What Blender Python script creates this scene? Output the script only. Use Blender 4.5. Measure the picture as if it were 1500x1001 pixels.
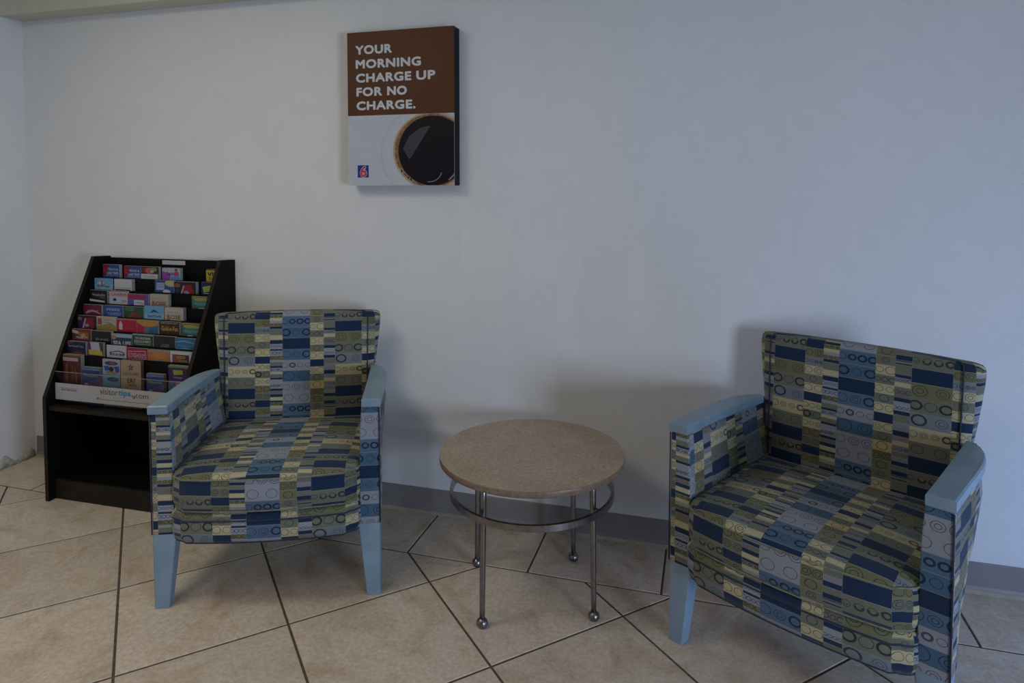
import bpy, math, random
from math import sin, cos, pi, radians
from mathutils import Vector, Matrix

for o in list(bpy.data.objects):
    bpy.data.objects.remove(o)
SC = bpy.context.scene
COL = SC.collection
rnd = random.Random(7)

# ------------------------------------------------------------------ camera
F_PX, YAW, PITCH, PPY, EYE, DIST = 983.37, .283452, .0459654, 321.14, 1.35, 2.532
cam = bpy.data.cameras.new('camera')
camo = bpy.data.objects.new('camera', cam)
COL.objects.link(camo)
cam.sensor_width = 36
cam.lens = F_PX / 1500 * 36
cam.shift_y = (PPY - 500.5) / 1500
camo.location = (0, -DIST, EYE)
camo.rotation_euler = (pi / 2 - PITCH, 0, YAW)
cam.clip_start = .05
SC.camera = camo

# ------------------------------------------------------------------ exposure, world, lights
SC.view_settings.view_transform = 'Standard'
SC.view_settings.look = 'None'
SC.view_settings.gamma = 1
SC.view_settings.use_curve_mapping = False
SC.view_settings.exposure = 0.0

world = bpy.data.worlds.new('world')
SC.world = world
world.use_nodes = True
bg = world.node_tree.nodes['Background']
bg.inputs[0].default_value = (.62, .74, 1, 1)
bg.inputs[1].default_value = .06


def area(name, loc, target, sx, sy, power, color, spread=180):
    l = bpy.data.lights.new(name, 'AREA')
    l.shape = 'RECTANGLE'
    l.size, l.size_y = sx, sy
    l.energy = power
    l.color = color
    l.spread = radians(spread)
    o = bpy.data.objects.new(name, l)
    COL.objects.link(o)
    o.location = loc
    d = Vector(target) - Vector(loc)
    o.rotation_euler = d.to_track_quat('-Z', 'Y').to_euler()
    return o


# daylight through the room's windows, plus added overhead fill lights without fixtures
area('daylight_low_side_light', (1.955, -.72, .24), (0, -.5, .25), .55, .42, 8.2, (.23, .44, 1.0))
area('daylight_right_window', (2.67, -3.2, .85), (-1.4, -.6, .9), .9, 1.0, 38, (.62, .77, 1.0), 130)
area('overhead_fill', (-1.5, -2.6, 2.48), (-1.5, -2.6, 0), .6, 1.2, 9, (1.0, .72, .56))
area('overhead_fill', (-2.0, -1.6, 2.48), (-2.0, -1.6, 0), .6, .6, 12, (1.0, .97, .76))


# ------------------------------------------------------------------ material helpers
def srgb(h):
    if isinstance(h, (tuple, list)):
        return tuple(h[:3]) + (1,)
    h = h.lstrip('#')
    c = [int(h[i:i + 2], 16) / 255 for i in (0, 2, 4)]
    return tuple(x / 12.92 if x < .04045 else ((x + .055) / 1.055) ** 2.4 for x in c) + (1,)


class NT:
    def __init__(self, name, rough=.6, metal=0.0, spec=.5):
        self.m = bpy.data.materials.new(name)
        self.m.use_nodes = True
        self.t = self.m.node_tree
        self.b = self.t.nodes['Principled BSDF']
        self.b.inputs['Roughness'].default_value = rough
        self.b.inputs['Metallic'].default_value = metal
        self.b.inputs['Specular IOR Level'].default_value = spec

    def n(self, ty, **kw):
        x = self.t.nodes.new(ty)
        for k, v in kw.items():
            setattr(x, k, v)
        return x

    def l(self, a, b):
        self.t.links.new(a, b)

    def put(self, sock, v):
        if isinstance(v, bpy.types.NodeSocket):
            self.l(v, sock)
        else:
            sock.default_value = v

    def math(self, op, a, b=0.0, c=0.0):
        x = self.n('ShaderNodeMath', operation=op)
        self.put(x.inputs[0], a)
        self.put(x.inputs[1], b)
        self.put(x.inputs[2], c)
        return x.outputs[0]

    def mix(self, f, a, b, mode='MIX'):
        x = self.n('ShaderNodeMix', data_type='RGBA', blend_type=mode)
        self.put(x.inputs[0], f)
        self.put(x.inputs[6], a)
        self.put(x.inputs[7], b)
        return x.outputs[2]

    def noise(self, scale, detail=3, rough=.5, vec=None, dist=0):
        x = self.n('ShaderNodeTexNoise')
        x.inputs['Scale'].default_value = scale
        x.inputs['Detail'].default_value = detail
        x.inputs['Roughness'].default_value = rough
        x.inputs['Distortion'].default_value = dist
        if vec is not None:
            self.l(vec, x.inputs['Vector'])
        return x.outputs['Fac']

    def ramp(self, f, stops, interp='LINEAR'):
        x = self.n('ShaderNodeValToRGB')
        cr = x.color_ramp
        cr.interpolation = interp
        els = cr.elements
        while len(els) > 1:
            els.remove(els[-1])
        els[0].position = stops[0][0]
        els[0].color = stops[0][1]
        for p, c in stops[1:]:
            e = els.new(p)
            e.color = c
        self.l(f, x.inputs[0])
        return x

    def bump(self, h, strength=.3, dist=.001):
        x = self.n('ShaderNodeBump')
        x.inputs['Strength'].default_value = strength
        x.inputs['Distance'].default_value = dist
        self.l(h, x.inputs['Height'])
        self.l(x.outputs[0], self.b.inputs['Normal'])

    def obj(self):
        return self.n('ShaderNodeTexCoord').outputs['Object']

    def color(self, c):
        self.put(self.b.inputs['Base Color'], c)


def noisy(name, col, var=.12, scale=20, rough=.6, metal=0.0, bump=0.0, bscale=200, spec=.5):
    m = NT(name, rough, metal, spec)
    c = srgb(col)
    v = m.obj()
    f = m.noise(scale, 4, .6, v)
    d = tuple(x * (1 - var) for x in c[:3]) + (1,)
    h = tuple(min(1, x * (1 + var)) for x in c[:3]) + (1,)
    m.color(m.ramp(f, [(.3, d), (.7, h)]).outputs[0])
    if bump:
        m.bump(m.noise(bscale, 3, .5, v), bump)
    return m.m


_print = {}


def ink(c, rough=.35, dim=1.0):
    c = tuple(x * dim for x in c[:3])
    k = (str(c), rough)
    if k not in _print:
        _print[k] = noisy('print_ink_%d' % len(_print), c, .05, 60, rough, spec=.25)
    return _print[k]


def wall_paint():
    m = NT('wall_paint', .55, 0, .4)
    v = m.obj()
    a = m.noise(1.3, 3, .5, v)
    b = m.noise(14, 3, .6, v)
    c = m.ramp(a, [(.3, (.66, .672, .69, 1)), (.7, (.70, .708, .72, 1))]).outputs[0]
    # old touch-up patches, slightly lighter than the rest
    sp = m.n('ShaderNodeSeparateXYZ')
    m.l(v, sp.inputs[0])
    wob = m.math('MULTIPLY_ADD', m.noise(9, 3, .6, v), .05, -.025)
    px, pz = m.math('ADD', sp.outputs[0], wob), m.math('ADD', sp.outputs[2], wob)
    tot = None
    for x0, x1, z0, z1 in ((-.95, -.74, 1.02, 1.22), (-.56, -.47, .72, 1.15), (-.72, -.50, .98, 1.15), (-.28, -.22, .80, 1.12)):
        mm = m.math('MULTIPLY', m.math('COMPARE', px, (x0 + x1) / 2, (x1 - x0) / 2), m.math('COMPARE', pz, (z0 + z1) / 2, (z1 - z0) / 2))
        tot = mm if tot is None else m.math('MAXIMUM', tot, mm)
    c = m.mix(m.math('MULTIPLY', tot, .35), c, (.74, .745, .75, 1))
    c2 = m.mix(.05, c, m.ramp(b, [(.4, (.5, .5, .5, 1)), (.6, (.8, .8, .8, 1))]).outputs[0])
    m.color(c2)
    m.bump(m.noise(90, 5, .6, v), .12, .002)
    return m.m


def tile_mat():
    m = NT('ceramic_tile', .42, 0, .4)
    tc = m.n('ShaderNodeTexCoord').outputs['Object']
    oi = m.n('ShaderNodeObjectInfo')
    off = m.n('ShaderNodeVectorMath', operation='ADD')
    m.l(tc, off.inputs[0])
    sc = m.n('ShaderNodeVectorMath', operation='SCALE')
    cx = m.n('ShaderNodeCombineXYZ')
    m.l(oi.outputs['Random'], cx.inputs[0])
    m.l(oi.outputs['Random'], cx.inputs[1])
    m.l(cx.outputs[0], sc.inputs[0])
    sc.inputs['Scale'].default_value = 37
    m.l(sc.outputs[0], off.inputs[1])
    v = off.outputs[0]
    a = m.noise(6, 8, .66, v, .9)
    b = m.noise(75, 6, .75, v)
    c = m.ramp(a, [(.28, (.47, .36, .245, 1)), (.42, (.60, .50, .39, 1)), (.56, (.69, .60, .50, 1)), (.72, (.59, .46, .33, 1))]).outputs[0]
    d = m.ramp(b, [(.38, (.66, .635, .60, 1)), (.60, (1.07, 1.07, 1.07, 1))]).outputs[0]
    e = m.mix(.55, c, m.mix(1, c, d, 'MULTIPLY'))
    hv = m.math('MULTIPLY_ADD', oi.outputs['Random'], .14, .92)
    g = m.n('ShaderNodeCombineXYZ')
    for i in range(3):
        m.l(hv, g.inputs[i])
    m.color(m.mix(1, e, g.outputs[0], 'MULTIPLY'))
    m.bump(b, .15, .001)
    return m.m


def laminate():
    m = NT('table_laminate', .42, 0, .4)
    v = m.obj()
    a = m.noise(7, 6, .65, v, .5)
    b = m.noise(90, 5, .7, v)
    c = m.ramp(a, [(.3, (.33, .262, .185, 1)), (.5, (.40, .325, .24, 1)), (.7, (.45, .37, .28, 1))]).outputs[0]
    d = m.ramp(b, [(.35, (.70, .68, .66, 1)), (.62, (1.08, 1.06, 1.03, 1))]).outputs[0]
    m.color(m.mix(1, c, d, 'MULTIPLY'))
    return m.m


# woven upholstery: six columns of blocks, each with its own row sequence of colour and rings
NAVY, CREAM, LIGHT, BLUE = (.0095, .027, .070), (.43, .39, .25), (.25, .275, .325), (.055, .115, .200)
GREY, OLIVE, GBLUE, LILAC = (.145, .155, .125), (.150, .150, .088), (.165, .195, .215), (.20, .205, .25)
DBLUE, YEL, MBLUE, BROWN = (.055, .09, .22), (.44, .36, .18), (.075, .132, .215), (.24, .21, .12)
PER_U, ROWH = .408, .0435
PER_V = ROWH * 8
# column: width share, [(start in rows, colour, rings, style)]; style: 0 mixed, 1 thin, 2 bold
CA = [(.53 + i, c, n, s) for i, (c, n, s) in enumerate(
    [(NAVY, 0, 0), (OLIVE, 2, 1), (GREY, 3, 0), (GBLUE, 2, 0), (CREAM, 4, 0), (GREY, 2, 0), (NAVY, 0, 0), (GREY, 4, 2)])]
CB = [(-.37 + i * .6667, c, n, s) for i, (c, n, s) in enumerate(
    [(NAVY, 0, 0), (OLIVE, 2, 0), (GBLUE, 4, 1), (CREAM, 2, 1), (GREY, 1, 2), (CREAM, 2, 1), (NAVY, 0, 0), (CREAM, 3, 1),
     (GREY, 2, 0), (CREAM, 3, 1), (OLIVE, 2, 1), (GREY, 2, 1)])]
CC = [((y - 60) / 95, c, n, 1) for y, c, n in
      [(100, LIGHT, 0), (120, OLIVE, 3), (145, NAVY, 0), (170, GREY, 0), (225, CREAM, 0), (265, NAVY, 0), (297, LIGHT, 4),
       (343, NAVY, 0), (357, LIGHT, 4), (402, OLIVE, 3), (438, LIGHT, 0), (457, GREY, 0), (490, NAVY, 0), (507, LIGHT, 4),
       (543, CREAM, 0), (560, GREY, 0), (590, NAVY, 0), (607, LIGHT, 0), (640, LIGHT, 4), (685, NAVY, 0), (708, GREY, 0),
       (733, NAVY, 0), (760, CREAM, 0), (790, NAVY, 0), (807, OLIVE, 3), (835, CREAM, 0)]]
CD = [(i, c, n, s) for i, (c, n, s) in enumerate(
    [(MBLUE, 4, 0), (BLUE, 3, 0), (NAVY, 0, 0), (MBLUE, 3, 0), (LIGHT, 4, 0), (BLUE, 2, 1), (LIGHT, 3, 0), (LIGHT, 2, 2)])]
CE = [(i * .6667, c, n, s) for i, (c, n, s) in enumerate(
    [(GREY, 1, 1), (CREAM, 2, 1), (GREY, 3, 1), (CREAM, 2, 2), (GREY, 1, 1), (CREAM, 2, 1), (NAVY, 0, 0), (CREAM, 2, 1),
     (GREY, 1, 1), (YEL, 1, 1), (OLIVE, 2, 1), (OLIVE, 1, 1)])]
CF = [((y - 60) / 95, c, n, 1) for y, c, n in
      [(75, NAVY, 0), (84, GREY, 0), (92, NAVY, 0), (105, GREY, 0), (168, NAVY, 0), (190, LILAC, 4), (222, CREAM, 0),
       (250, GREY, 3), (318, NAVY, 0), (347, LIGHT, 0), (372, LIGHT, 4), (406, NAVY, 0), (432, GREY, 0), (480, LILAC, 0),
       (538, NAVY, 0), (572, LILAC, 0), (605, CREAM, 0), (635, LILAC, 3), (680, GREY, 0), (710, LILAC, 0), (740, NAVY, 0),
       (770, GREY, 0), (803, NAVY, 0)]]
COLS = [(225, CA), (125, CB), (105, CC), (230, CD), (115, CE), (95, CF)]


def fabric(name='woven_upholstery'):
    m = NT(name, .85, 0, .15)
    uv = m.n('ShaderNodeUVMap').outputs[0]
    sp = m.n('ShaderNodeSeparateXYZ')
    m.l(uv, sp.inputs[0])
    fu = m.math('FLOORED_MODULO', m.math('DIVIDE', sp.outputs[0], PER_U), 1)
    fv = m.math('FLOORED_MODULO', m.math('DIVIDE', sp.outputs[1], PER_V), 1)
    fv = m.math('MINIMUM', fv, .9999)
    edges = [0]
    for w, _ in COLS:
        edges.append(edges[-1] + w / 895)
    col = par = None
    st_u = wd_u = None
    for i, (w, rows) in enumerate(COLS):
        seq = []
        for j, (s, c, n, sty) in enumerate(rows):
            e = rows[j + 1][0] if j + 1 < len(rows) else rows[0][0] + 8
            seq.append([s / 8, e / 8, c, n, sty])
        cs, ps = [], []
        items = []
        for s, e, c, n, sty in seq:
            k = math.floor(s)
            s, e = s - k, e - k
            items.append((s, e, c, n, sty))
            if e > 1:
                items.append((s - 1, e - 1, c, n, sty))
        items.sort()
        for s, e, c, n, sty in items:
            s2 = round(s * 255) / 255
            e2 = round(e * 255) / 255
            p = max(0, s2 - .3 / 255) if s2 > 0 else 0
            cs.append((p, c + (1,)))
            ps.append((p, ((s2 + 1) / 2, e2 - s2, n / 8, sty / 2)))
        rc = m.ramp(fv, cs, 'CONSTANT')
        rp = m.ramp(fv, ps, 'CONSTANT')
        if i == 0:
            col, par, al = rc.outputs[0], rp.outputs[0], rp.outputs[1]
            st_u, wd_u = 0.0, (edges[1] - edges[0])
        else:
            g = m.math('GREATER_THAN', fu, edges[i])
            col = m.mix(g, col, rc.outputs[0])
            par = m.mix(g, par, rp.outputs[0])
            x = m.n('ShaderNodeMix', data_type='FLOAT')
            m.l(g, x.inputs[0]); m.l(al, x.inputs[2]); m.l(rp.outputs[1], x.inputs[3])
            al = x.outputs[0]
            st_u = m.math('MULTIPLY_ADD', g, edges[i] - edges[i - 1], st_u)
            wd_u = m.math('MULTIPLY_ADD', g, (edges[i + 1] - edges[i]) - (edges[i] - edges[i - 1]), wd_u)
    q = m.n('ShaderNodeSeparateColor')
    m.l(par, q.inputs[0])
    st_v = m.math('MULTIPLY_ADD', q.outputs[0], 2, -1)
    ht_v = q.outputs[1]
    n = m.math('ROUND', m.math('MULTIPLY', q.outputs[2], 8))
    nn = m.math('MAXIMUM', n, 1)
    lu = m.math('DIVIDE', m.math('SUBTRACT', fu, st_u), wd_u)
    lv = m.math('DIVIDE', m.math('SUBTRACT', fv, st_v), ht_v)
    margin = m.math('MULTIPLY_ADD', lu, .90, .05)
    ku = m.math('MULTIPLY', margin, nn)
    idx = m.math('FLOOR', ku)
    fx = m.math('SUBTRACT', m.math('FRACT', ku), .5)
    cw = m.math('DIVIDE', m.math('MULTIPLY', wd_u, PER_U * .90), nn)
    dx = m.math('MULTIPLY', fx, cw)
    hh = m.math('MULTIPLY', ht_v, PER_V)
    dy = m.math('MULTIPLY', m.math('SUBTRACT', lv, .5), hh)
    r = m.math('SQRT', m.math('ADD', m.math('MULTIPLY', dx, dx), m.math('MULTIPLY', dy, dy)))
    wn = m.n('ShaderNodeTexWhiteNoise', noise_dimensions='3D')
    cx = m.n('ShaderNodeCombineXYZ')
    m.l(idx, cx.inputs[0]); m.l(m.math('MULTIPLY', q.outputs[0], 17), cx.inputs[1]); m.l(m.math('MULTIPLY', st_u, 1.0) if not isinstance(st_u, float) else st_u, cx.inputs[2])
    m.l(cx.outputs[0], wn.inputs['Vector'])
    h1 = wn.outputs['Value']
    hs = m.n('ShaderNodeSeparateColor')
    m.l(wn.outputs['Color'], hs.inputs[0])
    h2, h3 = hs.outputs[0], hs.outputs[1]
    rmax = m.math('MINIMUM', m.math('MULTIPLY', cw, .47), m.math('MULTIPLY', hh, .40))
    rr = m.math('MULTIPLY', rmax, m.math('MULTIPLY_ADD', h2, .30, .70))
    bold = m.math('GREATER_THAN', m.math('MULTIPLY_ADD', al, .5, m.math('MULTIPLY', h1, .55)), .52)
    isthin = m.math('COMPARE', al, .5, .1)
    bold = m.math('MULTIPLY', m.math('GREATER_THAN', h1, .68), m.math('SUBTRACT', 1, isthin))
    bold = m.math('MAXIMUM', bold, m.math('MULTIPLY', m.math('GREATER_THAN', al, .9), m.math('GREATER_THAN', h1, .45)))
    th = m.math('MULTIPLY_ADD', bold, .0017, .0008)
    rb = m.math('SUBTRACT', rr, m.math('MULTIPLY', bold, .0022))
    ring = m.math('LESS_THAN', m.math('ABSOLUTE', m.math('SUBTRACT', r, rb)), th)
    dbl = m.math('MULTIPLY', m.math('LESS_THAN', h3, .4), m.math('SUBTRACT', 1, bold))
    ring2 = m.math('LESS_THAN', m.math('ABSOLUTE', m.math('SUBTRACT', r, m.math('MULTIPLY', rb, .5))), .0008)
    ring = m.math('MAXIMUM', ring, m.math('MULTIPLY', ring2, dbl))
    ring = m.math('MULTIPLY', ring, m.math('GREATER_THAN', n, .5))
    dark = m.mix(1, col, (.16, .16, .22, 1), 'MULTIPLY')
    c1 = m.mix(m.math('MULTIPLY', ring, m.math('MULTIPLY_ADD', h2, .22, .74)), col, dark)
    # pale woven line along every block's upper edge
    ev = m.math('LESS_THAN', m.math('MULTIPLY', lv, hh), .0016)
    c2 = m.mix(m.math('MULTIPLY', ev, .6), c1, (.30, .29, .22, 1))
    eu = m.math('LESS_THAN', m.math('MULTIPLY', lu, m.math('MULTIPLY', wd_u, PER_U)), .0011)
    c2 = m.mix(m.math('MULTIPLY', eu, .35), c2, (.26, .26, .22, 1))
    # weave
    wv = m.n('ShaderNodeTexNoise')
    wv.inputs['Scale'].default_value = 700
    wv.inputs['Detail'].default_value = 2
    m.l(uv, wv.inputs['Vector'])
    c3 = m.mix(.35, c2, m.mix(1, c2, m.ramp(wv.outputs['Fac'], [(.3, (.45, .45, .45, 1)), (.7, (1.3, 1.3, 1.3, 1))]).outputs[0], 'MULTIPLY'))
    m.color(c3)
    m.bump(wv.outputs['Fac'], .2, .0006)
    m.b.inputs['Sheen Weight'].default_value = .15
    return m.m


M = dict(
    wall=wall_paint(), tile=tile_mat(), lam=laminate(), fabric=fabric(),
    grout=noisy('dark_grout', (.105, .075, .06), .25, 60, .9, bump=.3),
    ceil=noisy('ceiling_paint', (.70, .69, .64), .04, 6, .8),
    beam=noisy('beam_paint', (.56, .54, .43), .06, 5, .6, bump=.1),
    cove=noisy('grey_vinyl_base', (.215, .200, .200), .08, 9, .45),
    caulk=noisy('cream_caulk', (.33, .30, .22), .12, 30, .7),
    plaster=noisy('crumbling_plaster', (.42, .41, .38), .4, 45, .9, bump=.8, bscale=60),
    wood=noisy('pale_blue_painted_wood', (.205, .298, .385), .14, 10, .42, bump=.05),
    pipe_dark=noisy('navy_piping', (.02, .03, .06), .2, 60, .8),
    pipe_pale=noisy('pale_piping', (.20, .20, .14), .3, 60, .8),
    metal=noisy('brushed_steel', (.25, .24, .245), .18, 40, .30, 1.0),
    edge=noisy('table_edge_band', (.20, .145, .11), .25, 80, .4),
    black=noisy('black_laminate', (.0045, .0042, .0045), .3, 14, .55, bump=.05, spec=.12),
    black2=noisy('dark_brown_laminate', (.017, .0125, .009), .25, 14, .5, spec=.2),
    page=noisy('paper_edges', (.36, .37, .35), .2, 120, .7),
    white=noisy('white_print', (.42, .42, .44), .03, 20, .4),
    canvas=noisy('sign_side_black', (.006, .006, .008), .2, 20, .6, spec=.2),
    frame=noisy('window_frame_paint', (.5, .5, .5), .05, 20, .5),
)


def acrylic():
    m = NT('clear_acrylic', .04)
    m.color((.93, .95, .97, 1))
    nz = m.noise(8, 2, .5, m.obj())
    m.l(m.math('MULTIPLY_ADD', nz, .03, .02), m.b.inputs['Roughness'])
    m.b.inputs['Transmission Weight'].default_value = 1
    m.b.inputs['IOR'].default_value = 1.12
    return m.m


M['acrylic'] = acrylic()


# ------------------------------------------------------------------ object helpers
def tag(o, label=None, cat=None, group=None, kind=None):
    for k, v in (('label', label), ('category', cat), ('group', group), ('kind', kind)):
        if v:
            o[k] = v
    return o


def empty(name, loc=(0, 0, 0), rz=0):
    o = bpy.data.objects.new(name, None)
    COL.objects.link(o)
    o.location = loc
    o.rotation_euler = (0, 0, rz)
    o.empty_display_size = .1
    return o


def mesh_obj(name, me, parent=None, loc=(0, 0, 0), rz=0):
    o = bpy.data.objects.new(name, me)
    COL.objects.link(o)
    o.location = loc
    o.rotation_euler = (0, 0, rz)
    if parent:
        o.parent = parent
    return o


class MB:
    """collects geometry for ONE mesh; faces carry a material and optional uv function"""

    def __init__(self):
        self.v, self.f, self.mi, self.sm, self.mats, self.uv = [], [], [], [], [], []

    def mat(self, m):
        if m not in self.mats:
            self.mats.append(m)
        return self.mats.index(m)

    def add(self, vs, fs, m, smooth=False, uvf=None):
        b = len(self.v)
        self.v += [tuple(p) for p in vs]
        k = self.mat(m)
        for f in fs:
            self.f.append([b + i for i in f])
            self.mi.append(k)
            self.sm.append(smooth)
            self.uv.append([uvf(vs[i]) for i in f] if uvf else None)
        return self

    def box(self, x0, y0, z0, x1, y1, z1, m, bev=0.0):
        if bev <= 0:
            vs = [(x, y, z) for x in (x0, x1) for y in (y0, y1) for z in (z0, z1)]
            return self.add(vs, [(0, 1, 3, 2), (4, 6, 7, 5), (0, 4, 5, 1), (2, 3, 7, 6), (0, 2, 6, 4), (1, 5, 7, 3)], m)
        out = [(x0 + bev, y0), (x1 - bev, y0), (x1, y0 + bev), (x1, y1 - bev), (x1 - bev, y1), (x0 + bev, y1), (x0, y1 - bev), (x0, y0 + bev)]
        cx, cy = (x0 + x1) / 2, (y0 + y1) / 2

        def ins(p):
            return (min(max(p[0], x0 + bev), x1 - bev), min(max(p[1], y0 + bev), y1 - bev))
        rings = [[(*ins(p), z0) for p in out], [(*p, z0 + bev) for p in out], [(*p, z1 - bev) for p in out], [(*ins(p), z1) for p in out]]
        return self.loft(rings, m)

    def loft(self, rings, m, smooth=False, closed=True, caps=True, uvf=None):
        n = len(rings[0])
        vs = [p for r in rings for p in r]
        fs = []
        for i in range(len(rings) - 1):
            for j in range(n if closed else n - 1):
                a, b = i * n + j, i * n + (j + 1) % n
                fs.append((a, b, b + n, a + n))
        if caps and closed:
            fs.append(tuple(reversed(range(n))))
            fs.append(tuple(range((len(rings) - 1) * n, len(rings) * n)))
        return self.add(vs, fs, m, smooth, uvf)

    def tube(self, pts, r, m, seg=8, closed=False):
        pts = [Vector(p) for p in pts]
        rings = []
        N = len(pts)
        for i, p in enumerate(pts):
            a = pts[(i - 1) % N] if (closed or i > 0) else p
            b = pts[(i + 1) % N] if (closed or i < N - 1) else p
            t = (b - a).normalized()
            u = t.cross(Vector((0, 0, 1)))
            if u.length < .05:
                u = t.cross(Vector((1, 0, 0)))
            u.normalize()
            w = u.cross(t)
            rings.append([tuple(p + (u * cos(2 * pi * k / seg) + w * sin(2 * pi * k / seg)) * r) for k in range(seg)])
        if closed:
            rings.append(rings[0])
            return self.loft(rings, m, True, caps=False)
        return self.loft(rings, m, True)

    def lathe(self, prof, cx, cy, m, seg=24, smooth=True):
        rings = [[(cx + r * cos(2 * pi * k / seg), cy + r * sin(2 * pi * k / seg), z) for k in range(seg)] for r, z in prof]
        return self.loft(rings, m, smooth)

    def prism(self, poly, z0, z1, m, bev=0.0):
        """poly: xy list ccw"""
        rings = [[(x, y, z0) for x, y in poly], [(x, y, z1) for x, y in poly]]
        return self.loft(rings, m)

    def build(self, name, parent=None, loc=(0, 0, 0), rz=0):
        me = bpy.data.meshes.new(name)
        me.from_pydata(self.v, [], self.f)
        for m in self.mats:
            me.materials.append(m)
        me.polygons.foreach_set('material_index', self.mi)
        me.polygons.foreach_set('use_smooth', self.sm)
        if any(u for u in self.uv):
            l = me.uv_layers.new(name='UVMap')
            k = 0
            for u, f in zip(self.uv, self.f):
                for j in range(len(f)):
                    l.data[k].uv = u[j] if u else (0, 0)
                    k += 1
        me.update()
        return mesh_obj(name, me, parent, loc, rz)


def clip_poly(poly, a, b, c):
    """keep a*x+b*y<=c"""
    out = []
    for i, p in enumerate(poly):
        q = poly[(i + 1) % len(poly)]
        dp, dq = a * p[0] + b * p[1] - c, a * q[0] + b * q[1] - c
        if dp <= 0:
            out.append(p)
        if dp * dq < 0:
            t = dp / (dp - dq)
            out.append((p[0] + t * (q[0] - p[0]), p[1] + t * (q[1] - p[1])))
    return out


def rounded(poly, r, seg=5):
    """round the corners of a ccw xy polygon; r is one radius or a list"""
    out = []
    n = len(poly)
    for i in range(n):
        p0, p, p1 = Vector(poly[i - 1]), Vector(poly[i]), Vector(poly[(i + 1) % n])
        rr = r[i] if isinstance(r, (list, tuple)) else r
        a, b = (p0 - p), (p1 - p)
        d = min(rr, a.length * .49, b.length * .49)
        a, b = p + a.normalized() * d, p + b.normalized() * d
        for k in range(seg + 1):
            t = k / seg
            out.append(tuple(a * (1 - t) ** 2 + p * 2 * t * (1 - t) + b * t * t))
    return out


# ------------------------------------------------------------------ text as flat polygons
_txt = {}


def text_mesh(s, bold=0.0, space=1.0):
    k = (s, bold, space)
    if k not in _txt:
        cu = bpy.data.curves.new('t', 'FONT')
        cu.body = s
        cu.size = 1
        cu.offset = bold
        cu.space_character = space
        cu.resolution_u = 3
        o = bpy.data.objects.new('t', cu)
        COL.objects.link(o)
        bpy.context.view_layer.update()
        me = bpy.data.meshes.new_from_object(o.evaluated_get(bpy.context.evaluated_depsgraph_get()))
        vs = [(v.co.x, v.co.y) for v in me.vertices]
        fs = [tuple(p.vertices) for p in me.polygons]
        bpy.data.objects.remove(o)
        bpy.data.curves.remove(cu)
        bpy.data.meshes.remove(me)
        x0 = min(v[0] for v in vs); x1 = max(v[0] for v in vs)
        y0 = min(v[1] for v in vs); y1 = max(v[1] for v in vs)
        _txt[k] = (vs, fs, x0, x1, y0, y1)
    return _txt[k]


def put_text(mb, s, x, z, w, h, y, m, bold=0.0, space=1.0, rot=0.0, shear=0.0):
    """text whose ink box is x..x+w, z..z+h on the plane facing -y; bold thickens the strokes"""
    vs, fs, x0, x1, y0, y1 = text_mesh(s, 0.0, space)
    b = bold * h * 1.4
    offs = [(0, 0)] if b <= 0 else [(b * cos(k * pi / 3), b * sin(k * pi / 3)) for k in range(6)]
    for n, (ox, oz) in enumerate(offs):
        P = []
        for a, c in vs:
            u, v = b + (a - x0) / (x1 - x0) * (w - 2 * b) + ox, b + (c - y0) / (y1 - y0) * (h - 2 * b) + oz
            u += shear * v
            P.append((x + u * cos(rot) - v * sin(rot), y - n * .00002, z + u * sin(rot) + v * cos(rot)))
        mb.add(P, fs, m)


# ------------------------------------------------------------------ the setting
XL, XR, YF, ZC = -3.245, 2.7, -4.7, 2.52


def struct(o):
    o['kind'] = 'structure'
    return o


# floor: grout bed, then every tile
fl = MB().box(XL - .15, YF - .15, -.12, XR + .15, .12, -.0022, M['grout']).build('floor')
struct(fl)
GAP = .0038


def tile_piece(poly):
    n = len(poly)
    c = (sum(p[0] for p in poly) / n, sum(p[1] for p in poly) / n)
    q = [(p[0] - c[0], p[1] - c[1]) for p in poly]
    ins = []
    for i in range(n):
        l = math.hypot(*q[i])
        ins.append((q[i][0] * (1 - .0022 / l), q[i][1] * (1 - .0022 / l)))
    rings = [[(x, y, -.006) for x, y in q], [(x, y, -.0010) for x, y in q], [(x, y, 0) for x, y in ins]]
    mb = MB().loft(rings, M['tile'])
    return mb, c


def inset_poly(poly, g):
    n = len(poly)
    out = []
    for i in range(n):
        p0, p, p1 = Vector(poly[i - 1]), Vector(poly[i]), Vector(poly[(i + 1) % n])
        a, b = (p - p0).normalized(), (p1 - p).normalized()
        na, nb = Vector((-a.y, a.x)), Vector((-b.y, b.x))
        d = 1 + na.dot(nb)
        out.append(tuple(p + (na + nb) * (g / max(d, .25))))
    return out


def area2(p):
    return sum(p[i - 1][0] * p[i][1] - p[i][0] * p[i - 1][1] for i in range(len(p))) / 2


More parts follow.
